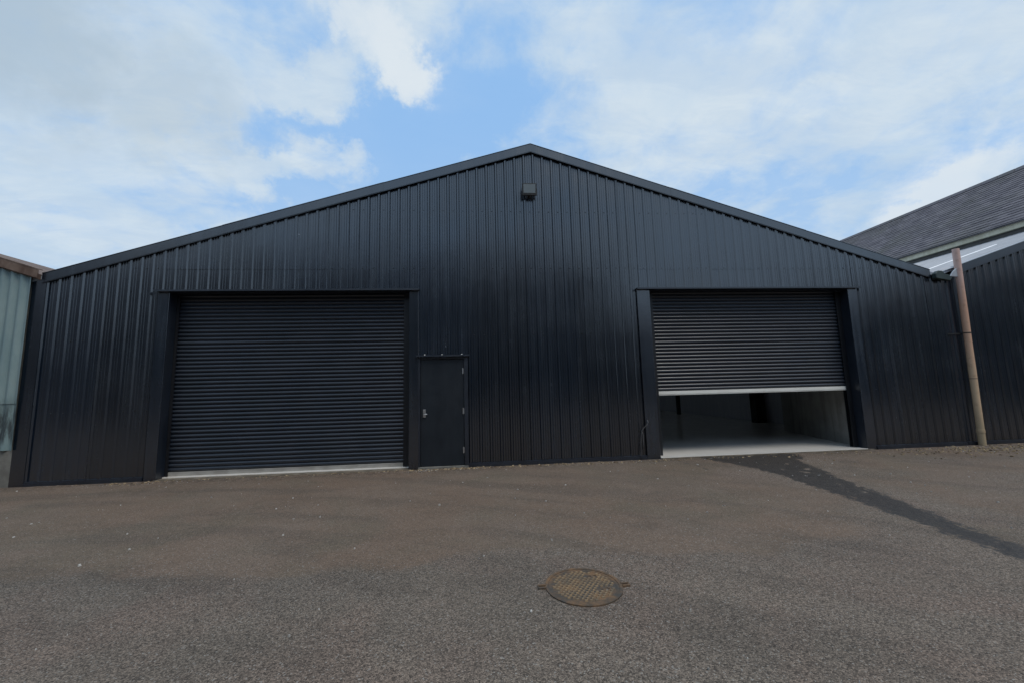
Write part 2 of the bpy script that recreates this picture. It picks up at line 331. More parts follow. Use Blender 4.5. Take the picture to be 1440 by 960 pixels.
def ground_mat():
    mt, t, bs = mat('worn_asphalt'); p = wpos(t)
    A = lambda nm: t.n('ShaderNodeAttribute', attribute_name=nm).outputs['Fac']
    new, wet, dirt = A('fresh'), A('wet'), A('dirt')
    nz = t.noise(p, 9, 6, 0.65)
    nfine = t.noise(p, 38, 5, 0.65)
    newm = t.ss(t.math('ADD', new, t.math('MULTIPLY', t.math('SUBTRACT', nz, 0.5), 0.55)), 0.32, 0.68)
    nwet = t.noise(t.mapping(p, (1.0, 0.45, 1.0)), 17, 6, 0.72)
    wetm = t.ss(t.math('ADD', wet, t.math('ADD', t.math('MULTIPLY', t.math('SUBTRACT', nwet, 0.5), 1.5), t.math('MULTIPLY', t.math('SUBTRACT', t.noise(p, 4.5, 5, 0.65), 0.5), 0.7))), 0.53, 0.66)
    big = t.noise(p, 0.55, 5, 0.55); mid = t.noise(t.mapping(p, (0.6, 1.6, 1)), 1.5, 6, 0.6)
    vo = t.n('ShaderNodeTexVoronoi', feature='F1', i_Scale=118.0, i_Randomness=1.0); t.set(vo.inputs['Vector'], p)
    vb = t.n('ShaderNodeTexVoronoi', feature='F1', i_Scale=210.0); t.set(vb.inputs['Vector'], p)
    sv_ = t.n('ShaderNodeSeparateColor', i_0=vo.outputs['Color'])
    sb_ = t.n('ShaderNodeSeparateColor', i_0=vb.outputs['Color'])
    old = t.mix(t.ss(big, 0.35, 0.65), rgb(0.160, 0.112, 0.079), rgb(0.166, 0.125, 0.094))
    old = t.mix(t.ss(mid, 0.42, 0.72, 0, 0.6), old, rgb(0.118, 0.086, 0.061))
    fre = t.mix(t.ss(big, 0.35, 0.65), rgb(0.130, 0.107, 0.084), rgb(0.150, 0.119, 0.093))
    fre = t.mix(t.ss(mid, 0.40, 0.70, 0, 0.55), fre, rgb(0.168, 0.136, 0.106))
    old = t.mix(t.ss(t.noise(p, 0.8, 4, 0.5, 0.8), 0.45, 0.7, 0, 0.45), old, rgb(0.112, 0.097, 0.068))
    fre = t.mix(t.ss(t.noise(t.mapping(p, (1, 1, 1), (5, 2, 0)), 0.9, 5, 0.55, 0.6), 0.45, 0.66, 0, 0.5), fre, rgb(0.160, 0.113, 0.087))
    c = t.mix(newm, old, fre)
    seam = t.math('MULTIPLY', A('seam'), t.ss(mid, 0.3, 0.65, 0.5, 1.0)); c = t.mix(t.math('MULTIPLY', seam, 0.55), c, rgb(0.066, 0.060, 0.052))
    c = t.mix(t.math('MULTIPLY', dirt, t.ss(nz, 0.35, 0.7)), c, rgb(0.060, 0.042, 0.030))
    # faint worn bands left by turning vehicles, and reddish blotches
    gx = t.vmath('LENGTH', t.vmath('SUBTRACT', t.mapping(p, (1, 1, 0)), (-6.5, -16.0, 0.0)))
    arc = t.noise(t.mapping(t.n('ShaderNodeCombineXYZ', i_0=gx, i_1=t.math('MULTIPLY', t.noise(p, 0.25, 2), 3.0)).outputs[0], (1, 1, 1)), 1.9, 4, 0.6)
    c = t.mix(t.ss(arc, 0.46, 0.66, 0, 0.42), c, rgb(0.082, 0.066, 0.052))
    c = t.mix(t.ss(t.noise(p, 1.7, 5, 0.6, 0.5), 0.54, 0.72, 0, 0.40), c, rgb(0.185, 0.138, 0.106))
    # single stones of the aggregate: some dark, some pale
    g1 = t.math('ADD', t.math('MULTIPLY', sv_.outputs[0], 1.3), 0.35)
    g2 = t.math('ADD', t.math('MULTIPLY', sb_.outputs[1], 1.0), 0.5)
    gg = t.math('MULTIPLY', g1, g2)
    gc = t.n('ShaderNodeCombineColor'); [t.set(gc.inputs[i], gg) for i in range(3)]
    c = t.mix(t.math('ADD', t.math('MULTIPLY', newm, 0.35), 0.55), c, t.mix(1.0, c, gc.outputs[0], 'MULTIPLY'))
    pale = t.math('MULTIPLY', t.ss(sv_.outputs[2], 0.955, 0.980), 0.75)
    c = t.mix(pale, c, rgb(0.30, 0.28, 0.25))
    c = t.mix(t.math('MULTIPLY', wetm, t.ss(t.noise(p, 46, 4, 0.7), 0.36, 0.62, 0.99, 0.74)), c, t.mix(t.ss(nwet, 0.35, 0.65), rgb(0.010, 0.010, 0.011), rgb(0.032, 0.029, 0.027)))
    t.set(bs.inputs['Base Color'], c)
    t.set(bs.inputs['Roughness'], t.ss(wetm, 0, 1, 0.88, 0.62))
    h = t.math('ADD', t.math('MULTIPLY', vo.outputs['Distance'], -1.0), t.math('MULTIPLY', nfine, 0.6))
    bump(t, bs, h, 0.6, 0.010)
    return mt
M['ground'] = ground_mat()

# ------------------------------------------------------------------ ground sheet
LEFT = [(4.35,0.1),(4.4,-.31),(4.66,-1.05),(4.74,-1.75),(4.63,-2.55),(4.53,-3.28),(4.42,-3.98),(4.36,-4.43),(4.25,-4.93),(3.9,-6.2),(3.3,-8.0)]
RIGHT = [(6.5,0.1),(6.35,-.45),(6.03,-.78),(5.72,-1.54),(5.40,-2.40),(5.19,-3.17),(4.98,-3.74),(4.83,-4.2),(4.72,-4.63),(4.4,-5.6),(3.8,-8.0)]
def lerp_at(poly, y):
    for (x0, y0), (x1, y1) in zip(poly, poly[1:]):
        if y1 <= y <= y0: return x0 + (x1-x0)*(y0-y)/(y0-y1)
    return None
def smooth(a, b, v):
    if a > b: return 1-smooth(b, a, v)
    t_ = min(1, max(0, (v-a)/(b-a))); return t_*t_*(3-2*t_)
def axis(fine0, fine1, step, far):
    n = int(round((fine1-fine0)/step)); a = [fine0+i*step for i in range(n+1)]
    lo, hi, s_ = [], [], step
    x = fine0
    while x > -far: s_ *= 1.6; x -= s_; lo.append(x)
    x, s_ = fine1, step
    while x < far: s_ *= 1.6; x += s_; hi.append(x)
    return lo[::-1] + a + hi
def make_ground():
    xs, ys = axis(-10.0, 13.0, 0.07, 500), axis(-8.5, 0.3, 0.05, 500)
    V, new, wet, dirt, seam = [], [], [], [], []
    for y in ys:
        l, r = lerp_at(LEFT, y), lerp_at(RIGHT, y)
        for x in xs:
            z = 0.0
            if -12 < x < 15 and -9 < y < -0.05:
                z = -0.010*smooth(0, 1.2, -y)*(0.5+noise.noise(Vector((x*0.6, y*0.6, 3)))) + 0.003*noise.noise(Vector((x*3, y*3, 7)))
                if y > -0.4: z += 0.016*smooth(-0.32, -0.06, y)*max(0, 0.5+0.9*noise.noise(Vector((x*3.2, y*2, 13))))
                z *= smooth(0.05, 0.5, abs(math.hypot(x-0.755, y+4.80)-0.28)+0.05) if math.hypot(x-0.755, y+4.8) < 0.8 else 1
            V.append((x, y, z))
            ye = -4.2 - 0.03*(x+1) + 0.12*math.sin(x*1.7+1) + 0.10*noise.noise(Vector((x*2.2, 0, 5)))
            if x < -3.0: ye += 0.08*(-3.0-x)
            if x > 3.2: ye += 0.25*smooth(3.2, 7, x)
            nv = smooth(-0.35, 0.35, ye-y + 0.15*noise.noise(Vector((x*1.1, y*1.1, 1))))
            if x > 3.0: nv = nv+(0.5+0.55*noise.noise(Vector((x*0.9, y*0.9, 11)))-nv)*smooth(3.0, 4.2, x)*smooth(-6.5, -4.5, y)
            new.append(nv)
            dd = ye-y; sv2 = (smooth(-0.05, 0.08, dd)*math.exp(-max(dd, 0)/0.45))*(0.55+0.45*math.cos(x*0.75+2.6))
            seam.append(max(0, sv2)*smooth(4.2, 3.2, x))
            wv = 0.0
            if l is not None and x > l-0.4 and x < r+0.4:
                e = min(x-l, r-x); wv = smooth(-0.26, 0.26, e)
                u = (x-l)/(r-l)
                if y > -2.9:   # dry islands in the upper half of the streak
                    isl = noise.noise(Vector((x*11, y*4.5, 2)))+0.05
                    wv *= 1-0.55*smooth(0.2, 0.5, isl)*smooth(0.2, 0.5, u)*smooth(-0.35, -0.8, y)
                else:
                    wv *= 0.93
            lx = 3.89 if y > -0.95 else 3.915-0.18*(-0.95-y)
            if -1.5 < y < -0.2:
                wv = max(wv, (smooth(0.09, 0.0, abs(x-3.89-0.06*math.sin(y*5))))*0.75*smooth(-1.5, -1.1, y))
            wet.append(wv)
            dv = smooth(-0.6, -0.05, y)*0.95 + 0.25*smooth(-1.6, 0, y)
            if x > 7.5: dv = max(dv, smooth(-2.2, -0.3, y)*(0.55+0.5*noise.noise(Vector((x*1.3, y*2.2, 9)))))
            if -0.5 > y > -4.5 and x < -2: dv = max(dv, 0.35*smooth(0.0, 0.5, noise.noise(Vector((x*0.5, y*0.9, 4)))))
            dirt.append(max(0, min(1, dv)))
    nx = len(xs); Fc = []
    for j in range(len(ys)-1):
        for i in range(nx-1):
            a = j*nx+i; Fc.append((a, a+1, a+1+nx, a+nx))
    me = bpy.data.meshes.new('ground'); me.from_pydata(V, [], Fc)
    for nm, data in (('fresh', new), ('wet', wet), ('dirt', dirt), ('seam', seam)):
        at = me.attributes.new(nm, 'FLOAT', 'POINT'); at.data.foreach_set('value', data)
    me.polygons.foreach_set('use_smooth', [True]*len(me.polygons)); me.materials.append(M['ground'])
    o = bpy.data.objects.new('ground', me); C.objects.link(o); o['kind'] = 'structure'
make_ground()

# ------------------------------------------------------------------ box-profile cladding
PITCH_R, PH = 0.2, 0.041
def profile(x0, x1):
    """points (x, y) of the ribbed sheet between x0 and x1, outward = -y"""
    cell = [(-0.035, 0), (-0.016, -0.026), (0.016, -0.026), (0.035, 0),
            (0.070, 0), (0.074, -0.004), (0.080, -0.004), (0.084, 0), (0.116, 0), (0.120, -0.004), (0.126, -0.004), (0.130, 0)]
    k0 = math.floor((x0-PH)/PITCH_R)-1; k1 = math.ceil((x1-PH)/PITCH_R)+1
    pts = [(PH+k*PITCH_R+dx, y) for k in range(k0, k1) for dx, y in cell]
    def at(x):
        for a, b in zip(pts, pts[1:]):
            if a[0] <= x <= b[0]: return (x, a[1]+(b[1]-a[1])*(x-a[0])/(b[0]-a[0]))
        return (x, 0)
    return [at(x0)] + [q for q in pts if x0+1e-4 < q[0] < x1-1e-4] + [at(x1)]
def sheet(name, mt, parent, x0, x1, zb, zt, y=0.0, warp=0.003, prof=profile, rows=0.45, label=None):
    """one profiled sheet standing in the wall plane; zt is a height or a function of x"""
    ztf = zt if callable(zt) else (lambda x: zt)
    pr = prof(x0, x1); sd = random.random()*50
    nr = max(2, int((ztf((x0+x1)/2)-zb)/rows)+1)
    mb = MB(); n = len(pr); off = random.uniform(-0.0015, 0.0015); tilt = random.uniform(-0.0008, 0.0008)
    for r in range(nr+1):
        for x, yy in pr:
            z = zb+(ztf(x)-zb)*r/nr
            mb.v.append((x, y+yy+off+tilt*z+warp*noise.noise(Vector((x*2.3+sd, z*1.1, sd))), z))
    for r in range(nr):
        for i in range(n-1):
            a = r*n+i; mb.f.append((a, a+1, a+1+n, a+n))
    return mb.build(name, mt, parent, label=label)
def sheets(mt, parent, x0, x1, zb, zt, y=0.0, cover=1.0, phase=PH, **kw):
    k = math.ceil((x0-phase)/cover+0.15); xs = [x0]
    while phase+k*cover < x1-0.12: xs.append(phase+k*cover); k += 1
    xs.append(x1)
    for a, b in zip(xs, xs[1:]): sheet('cladding_sheet', mt, parent, a, b, zb, zt, y, **kw)

# ------------------------------------------------------------------ main shed
AX, AZ, SL = 1.193, 6.635, 0.309
XL, XR = -8.165, 10.46
def roof_z(x): return AZ - SL*abs(x-AX)
shed = thing('industrial_shed', 'wide black box-profile metal shed with a gabled front and two roller shutter doors', 'shed')
under = lambda x: roof_z(x)-0.10
DL0, DL1 = -5.79, -1.335       # left door opening
DR0, DR1 = 3.615, 8.125        # right door opening
HEAD = 3.47; SEAM = 3.90
PD0, PD1, PDH = -1.135, -0.215, 2.125
sheets(M['clad'], shed, -7.96, DL0-0.19, 0.07, under)
sheets(M['clad'], shed, DL0-0.19, DL1+0.19, SEAM, under, y=-0.002)
sheets(M['clad'], shed, DL0-0.19, DL1+0.19, HEAD, SEAM+0.06, y=0.002, rows=0.3)
sheets(M['clad'], shed, DL1+0.19, PD1+0.02, PDH+0.03, under)
sheets(M['clad'], shed, PD1+0.02, DR0-0.21, 0.07, under)
sheets(M['clad'], shed, DR0-0.21, DR1+0.19, SEAM, under, y=-0.002)
sheets(M['clad'], shed, DR0-0.21, DR1+0.19, HEAD, SEAM+0.06, y=0.002, rows=0.3)
sheets(M['clad'], shed, DR1+0.19, XR, 0.07, under)
# inner lining behind the sheets, in pieces round the openings
def lining(x0, x1, zb, name='inner_lining'):
    n = max(1, int((x1-x0)/1.6)); mb = MB()
    xs = sorted(set([x0+(x1-x0)*i/n for i in range(n+1)] + ([AX] if x0 < AX < x1 else [])))
    for a, b in zip(xs, xs[1:]):
        mb.prism([(a, zb), (b, zb), (b, roof_z(b)-0.16), (a, roof_z(a)-0.16)], 0.02, 0.10)
    mb.build(name, M['lining'], shed)
lining(-8.14, DL0-0.03, 0.0); lining(DL0-0.03, DL1+0.03, HEAD+0.03); lining(DL1+0.03, PD0-0.0, 0.0)
lining(PD0, PD1, PDH+0.03); lining(PD1, DR0-0.03, 0.0); lining(DR0-0.03, DR1+0.03, HEAD+0.03); lining(DR1+0.03, XR-0.06, 0.0)
# verge trim in lengths, each a folded angle following the slope
def verge(side, u0, u1, proud, parent, ax, az, sl, mt, drop=0.158, y0=-0.064, capd=0.30, name='verge_trim', top=0.02):
    mb = MB(); a, b = ax+side*u0, ax+side*u1
    za, zb_ = az-sl*u0, az-sl*u1
    if a > b: a, b, za, zb_ = b, a, zb_, za
    mb.prism([(a, za-drop), (b, zb_-drop), (b, zb_+top-0.012), (a, za+top-0.012)], y0-proud, y0+0.022)
    mb.prism([(a, za+top-0.010), (b, zb_+top-0.010), (b, zb_+top+proud), (a, za+top+proud)], y0-0.008-proud, y0+capd)
    mb.prism([(a, za-drop-0.012), (b, zb_-drop-0.012), (b, zb_-drop-0.002), (a, za-drop-0.002)], y0+0.004, -0.036)
    return mb.build(name, mt, parent, bevel=0)
for side, end in ((-1, 9.19), (1, 8.99)):
    L = 0.0; k = 0
    while L < end-0.01:
        e = min(end, L+3.05); verge(side, L, e, 0.003*(k % 2), shed, AX, AZ, SL, M['clad']); L = e; k += 1
# roof slabs, side walls, back wall
BACK = 24.0
def slope_slab(parent, name, mt, xa, za, xb, zb_, y0, y1, th=0.07, label=None):
    mb = MB(); mb.prism([(xa, za-th), (xb, zb_-th), (xb, zb_), (xa, za)], y0, y1); return mb.build(name, mt, parent, label=label)
RL = [(6.5, 7.5), (12.0, 13.0), (18.0, 19.0)]     # bays given assumed, unseen translucent panels, added to light the interior
def rslope(xa, xb, y0, y1, name='roof', mt=None, drop=0.02, th=0.07):
    slope_slab(shed, name, mt or M['roof'], xa, roof_z(xa)-drop, xb, roof_z(xb)-drop, y0, y1, th)
for xa, xb, ra, rb in ((XL, AX, -5.4, -2.4), (AX, XR+0.02, 4.6, 7.4)):
    y = -0.05
    for y0, y1 in RL:
        rslope(xa, xb, y, y0); rslope(xa, ra, y0, y1); rslope(rb, xb, y0, y1)
        rslope(ra-0.05, rb+0.05, y0-0.05, y1+0.05, 'added_rooflight', M['translucent'], -0.005, 0.006); y = y1
    rslope(xa, xb, y, BACK)
B('side_wall', M['lining'], shed, XL+0.03, XL+0.12, 0.11, BACK, 0, roof_z(XL)-0.14)
B('side_wall', M['lining'], shed, XR-0.12, XR-0.03, 0.11, BACK, 0, roof_z(XR)-0.14)
mb = MB(); mb.prism([(XL, 0), (XR, 0), (XR, roof_z(XR)-0.1), (AX, AZ-0.1), (XL, roof_z(XL)-0.1)], BACK-0.1, BACK-0.02); mb.build('back_wall', M['lining'], shed)
# corner and base flashings
mb = MB(); mb.box(XL, -7.93, -0.048, -0.036, 0.0, 3.76); mb.box(XL, XL+0.012, -0.036, 0.10, 0.0, 3.76); mb.build('corner_trim', M['clad'], shed)
for a, b in ((-7.925, DL0-0.215), (PD1+0.02, DR0-0.275), (DR1+0.215, XR)):
    mb = MB(); mb.box(a, b, -0.050, -0.004, 0.008, 0.075); mb.box(a, b, -0.062, -0.052, 0.004, 0.052); mb.build('base_flashing', M['trim'], shed)
# jamb trims (folded), header flashings
def jamb(xa, xb, zt):
    mb = MB(); mb.box(xa, xb, -0.047, -0.037, 0.004, zt); mb.build('jamb_trim', M['clad'], shed, bevel=0.003)
jamb(DL0-0.20, DL0, HEAD-0.03); jamb(DL1, DL1+0.182, HEAD-0.03)
jamb(DR0-0.270, DR0, HEAD-0.03); jamb(DR1, DR1+0.20, HEAD-0.03)
for x0, x1, z in ((DL0-0.24, DL1+0.20, HEAD), (DR0-0.285, DR1+0.27, HEAD)):
    mb = MB(); mb.box(x0, x1, -0.105, 0.0, z-0.004, z+0.008); mb.box(x0, x1, -0.112, -0.106, z-0.022, z+0.010); mb.build('header_flashing', M['trim'], shed)
# reveals
def reveal(x0, x1):
    mb = MB()
    mb.box(x0-0.03, x0-0.001, -0.035, 0.30, 0.0, HEAD-0.03); mb.box(x1+0.001, x1+0.03, -0.035, 0.30, 0.0, HEAD-0.03)
    mb.box(x0-0.03, x1+0.03, -0.033, 0.15, HEAD-0.028, HEAD-0.006)
    mb.build('door_reveal', M['trim'], shed)
reveal(DL0, DL1); reveal(DR0, DR1)
# roller shutters: guides + slats + bottom bar
SH = 0.0762
def slat_mesh(w_):
    prof = []
    for i in range(9):
        t_ = i/8.0; prof.append((-0.021*math.sin(math.pi*t_)**0.7, 0.005+t_*(SH-0.012)))
    prof = [(0.005, -0.012), (0.004, 0.002)] + prof + [(0.004, SH-0.002), (0.012, SH+0.004)]
    mb = MB(); n = len(prof)
    for x in (0, w_):
        mb.v += [(x, y, z) for y, z in prof] + [(x, y+0.006, z) for y, z in prof]
    k = 2*n
    for i in range(n-1):
        mb.f.append((i, i+k, i+1+k, i+1)); mb.f.append((n+i+1, n+i+1+k, n+i+k, n+i))
    me = mb.mesh('slat', M['slat'])
    return me
def shutter(x0, x1, zbot, label, barmat, barh, gl, gr, y=0.20):
    g = None
    for a, b in ((x0+0.002, x0+gl), (x1-gr, x1-0.002)):
        e = a if a < (x0+x1)/2 else b-0.02
        o_, i_ = y-0.045, y+0.045; za, zb_ = 0.005, HEAD-0.035
        mb = MB()   # a U-shaped channel
        if e == a: poly = [(a, o_), (b, o_), (b, o_+0.012), (a+0.02, o_+0.012), (a+0.02, i_-0.012), (b, i_-0.012), (b, i_), (a, i_)]
        else: poly = [(b, i_), (a, i_), (a, i_-0.012), (b-0.02, i_-0.012), (b-0.02, o_+0.012), (a, o_+0.012), (a, o_), (b, o_)]
        mb.v = [(p, q, za) for p, q in poly] + [(p, q, zb_) for p, q in poly]; n = 8
        mb.f = [(k, (k+1) % n, (k+1) % n+n, k+n) for k in range(n)] + [tuple(range(n, 2*n)), tuple(range(n-1, -1, -1))]
        if g is None:
            g = B('roller_shutter', M['guide'], shed, x0+0.002, x1-0.002, y+0.05, y+0.30, HEAD+0.02, HEAD+0.06, label=label)
        mb.build('guide_rail', M['guide'], g)
    cx0, cx1 = x0+gl-0.035, x1-gr+0.035
    me = slat_mesh(cx1-cx0); z = zbot+barh
    k = 0
    while z < HEAD+0.10:
        s_ = bpy.data.objects.new('slat', me); C.objects.link(s_); s_.parent = g
        s_.location = (cx0+random.uniform(-0.004, 0.004), y+random.uniform(-0.0015, 0.0015), z); s_.rotation_euler = (random.uniform(-0.03, 0.03), random.uniform(-0.0003, 0.0003), 0)
        z += SH; k += 1
    mb = MB(); mb.box(cx0, cx1, y-0.022, y+0.012, zbot+0.006, zbot+barh-0.004); mb.box(cx0, cx1, y-0.016, y+0.008, zbot-0.014, zbot+0.004)
    mb.build('bottom_bar', barmat, g, bevel=0.002)
    B('shutter_housing', M['dsteel'], g, x0-0.1, x1+0.1, y-0.02+0.1, y+0.55, HEAD+0.25, HEAD+0.75, bevel=0.02)
shutter(DL0, DL1, 0.022, 'left roller shutter fully closed with dusty grey bottom bar', M['galv'], 0.085, 0.055, 0.140)
shutter(DR0, DR1, 1.262, 'right roller shutter half raised with off-white bottom bar', M['alu'], 0.075, 0.145, 0.110)
# personnel door
fr = MB()
fr.box(PD0-0.028, PD0+0.012, -0.040, 0.09, 0.0, PDH); fr.box(PD1-0.058, PD1+0.018, -0.040, 0.09, 0.0, PDH); fr.box(PD0+0.013, PD1-0.059, -0.038, 0.09, PDH-0.035, PDH)
fr.build('door_frame', M['trim'], shed, bevel=0.002)
dl = B('door', M['door'], shed, PD0+0.016, PD1-0.062, -0.012, 0.035, 0.045, PDH-0.040, bevel=0.002, label='plain black personnel door with silver lock')
B('threshold', M['plinth'], shed, PD0-0.02, PD1+0.01, -0.06, 0.10, 0.0, 0.038)
mb = MB(); mb.box(PD0-0.06, PD1+0.05, -0.088, 0.0, PDH+0.028, PDH+0.036); mb.box(PD0-0.06, PD1+0.05, -0.094, -0.089, PDH+0.006, PDH+0.038)
hf = mb.build('header_flashing', M['trim'], shed)
for x in (PD0+0.10, -0.70, PD1-0.10):
    mb = MB(); mb.sweep([(x, -0.040, PDH+0.040), (x, -0.040, PDH+0.056)], [0.016, 0.010], 8); mb.build('screw', M['dirtysteel'], hf)
for z in (1.845, 1.068, 0.325):
    mb = MB(); mb.sweep([(PD1-0.085, -0.020, z-0.058), (PD1-0.085, -0.020, z+0.058)], 0.011, 8)
    mb.box(PD1-0.075, PD1-0.062, -0.017, -0.013, z-0.05, z+0.05); mb.build('hinge', M['steel'], dl)
lk = B('lock_plate', M['steel'], dl, -1.072, -1.018, -0.030, -0.0125, 0.965, 1.115, bevel=0.004)
mb = MB(); mb.sweep([(-1.045, -0.030, 1.03), (-1.045, -0.068, 1.03), (-1.03, -0.072, 1.03), (-0.985, -0.070, 1.028)], 0.0085, 8); mb.build('handle', M['steel'], dl)
B('lock_keyhole', M['rubber'], dl, -1.069, -1.021, -0.033, -0.0302, 1.046, 1.052)
# screws with washers along the purlin lines (stuff)
mb = MB()
for z in (SEAM+0.025, 1.25, 2.55, 5.15):
    k = math.ceil((XL+0.3-PH)/0.2)
    while PH+k*0.2 < XR-0.1:
        x = PH+k*0.2+0.1; k += 1
        if z > roof_z(x)-0.3: continue
        if z < HEAD and (DL0-0.22 < x < PD1+0.05 or DR0-0.24 < x < DR1+0.22): continue
        mb.sweep([(x, 0.0, z), (x, -0.008, z)], [0.010, 0.006], 6)
mb.build('sheet_screws', M['rubber'], shed, kind='stuff')
for (x, z, w_, h_, r_) in ((-0.635, 2.385, 0.007, 0.055, 0.05), (-0.628, 2.335, 0.005, 0.03, -0.3), (-3.5, 4.62, 0.02, 0.012, 0.2), (3.47, 3.93, 0.03, 0.008, 0.1)):
    mb = MB(); mb.box(-w_/2, w_/2, -0.0035, 0, -h_/2, h_/2); mb.build('scuff_mark', M['endcap'], shed, loc=(x, -0.0012, z), rot=(0, r_, 0))
# interior
B('floor_slab', M['floor'], shed, XL+0.13, XR-0.13, 0.115, BACK-0.12, -0.05, 0.030)
B('floor_slab', M['floor'], shed, DR0+0.003, DR1-0.003, -0.055, 0.110, -0.05, 0.030)
B('threshold_strip', M['dirtycon'], shed, DR0+0.003, DR1+0.10, -0.115, -0.058, -0.03, 0.022)
B('threshold_strip', M['dirtycon'], shed, DL0-0.03, DL1+0.05, -0.085, 0.30, -0.03, 0.012)
mb = MB()
ax_, ay_, bx_, by_ = 8.20, 0.32, 8.98, 3.28
mb.v += [(ax_,ay_,0.03),(bx_,by_,0.03),(bx_+0.2,by_,0.03),(ax_+0.2,ay_,0.03),(ax_,ay_,2.4),(bx_,by_,2.4),(bx_+0.2,by_,2.4),(ax_+0.2,ay_,2.4)]
mb.f += [(1,0,4,5),(2,1,5,6),(3,2,6,7),(0,3,7,4),(4,7,6,5)]
mb.build('concrete_wall', M['concrete'], shed)
B('column', M['dsteel'], shed, 9.90, 10.26, 5.65, 5.95, 0.03, roof_z(10.1)-0.15)
B('column', M['dsteel'], shed, 9.60, 9.74, 10.70, 10.85, 0.03, roof_z(9.7)-0.15)
B('column', M['dsteel'], shed, 9.90, 10.26, 16.0, 16.3, 0.03, roof_z(10.1)-0.15)
B('column', M['dsteel'], shed, -7.95, -7.65, 5.65, 5.95, 0.03, roof_z(-7.8)-0.15)
B('column', M['dsteel'], shed, -7.95, -7.65, 16.0, 16.3, 0.03, roof_z(-7.8)-0.15)

# ------------------------------------------------------------------ floodlight, cable
fl = thing('floodlight', 'black rectangular floodlight under the apex of the black gable', 'floodlight', (1.13, 0.045, 5.60))
rx = R(8)
mb = MB(); mb.box(-0.150, 0.150, -0.205, -0.168, -0.125, 0.125); mb.box(-0.10, 0.10, -0.167, -0.140, -0.07, 0.09)
mb.build('housing', M['rubber'], fl, bevel=0.006, rot=(rx, 0, 0))
mb = MB(); mb.box(-0.126, 0.126, -0.2065, -0.2051, -0.078, 0.106); mb.build('lens', M['lens'], fl, rot=(rx, 0, 0))
mb = MB()
for s_ in (-1, 1):
    mb.box(s_*0.160-0.003, s_*0.160+0.003, -0.170, -0.155, -0.137, 0.02)
mb.box(-0.163, 0.163, -0.170, -0.155, -0.142, -0.138); mb.box(-0.016, 0.016, -0.155, -0.046, -0.142, -0.136); mb.box(-0.03, 0.03, -0.078, -0.070, -0.16, -0.11)
mb.build('bracket', M['rubber'], fl)

cb = MB()
cb.sweep([(3.372, -0.075, 0.775), (3.385, -0.085, 0.73), (3.36, -0.075, 0.68), (3.30, -0.065, 0.625), (3.25, -0.055, 0.56), (3.235, -0.055, 0.45), (3.215, -0.055, 0.28), (3.20, -0.06, 0.10), (3.205, -0.07, 0.02)], 0.0075, 8)
cb.sweep([(3.25, -0.05, 0.56), (3.275, -0.058, 0.50), (3.272, -0.06, 0.34), (3.262, -0.06, 0.20)], 0.006, 8)
o = cb.build('loose_cable', paint('grey_cable', (0.05, 0.05, 0.055), (0.16, 0.16, 0.16), (0.4, 0.5)), smooth=True)
o['label'] = 'thin loose cable hanging on the black wall left of the half-open shutter'; o['category'] = 'cable'

# ------------------------------------------------------------------ downpipe
pipe = thing('downpipe', 'tall weathered pinkish-brown downpipe standing against the black wall', 'pipe', (10.735, -0.105, 0))
lean = 0.125/4.34
def px_(z): return (lean*z, 0, z)
for z0, z1 in ((0.0, 0.30), (0.30, 1.42), (1.42, 2.42), (2.42, 4.34)):
    mb = MB(); zs = [z0+0.002+(z1-z0-0.004)*i/6 for i in range(7)]
    mb.sweep([px_(z) for z in zs], [0.061+0.0012*math.sin(z*5) for z in zs], 24, caps=False)
    mb.sweep([px_(z) for z in zs[::-1]], 0.054, 24, caps=False)
    mb.build('pipe_section', M['pipe'], pipe, smooth=True)
for z, r_, mt, nm in ((0.30, 0.069, M['pipe'], 'collar'), (1.42, 0.064, M['rust'], 'collar'), (2.42, 0.067, M['rubber'], 'collar')):
    mb = MB(); h_ = 0.035 if z < 1 else 0.012
    mb.sweep([px_(z-h_), px_(z-h_+0.004), px_(z+h_-0.004), px_(z+h_)], [r_-0.006, r_, r_, r_-0.006], 24); mb.build(nm, mt, pipe, smooth=False)
mb = MB(); mb.box(-0.33, 0.02, 0.055, 0.070, 2.395, 2.425); mb.build('bracket', M['rubber'], pipe)

# ------------------------------------------------------------------ right-hand black lean-to shed
rs = thing('lean_to_shed', 'low black metal shed with a pale grey sloping roof beside the downpipe', 'shed', (0, 0, 0))
RM, RX0, RX1 = 0.32, 10.50, 16.30
def rz(x): return 4.015+RM*(x-11.113)
sheets(M['clad'], rs, RX0+0.012, RX1, 0.07, lambda x: rz(x)-0.14, y=0.012)
mb = MB(); mb.box(RX0+0.02, RX1, -0.038, 0.006, 0.008, 0.072); mb.build('base_flashing', M['trim'], rs)
verge(1, 0.42, RX1-RX0, 0.0, rs, RX0, rz(RX0), -RM, M['trim'], drop=0.15, y0=-0.075, capd=0.09)
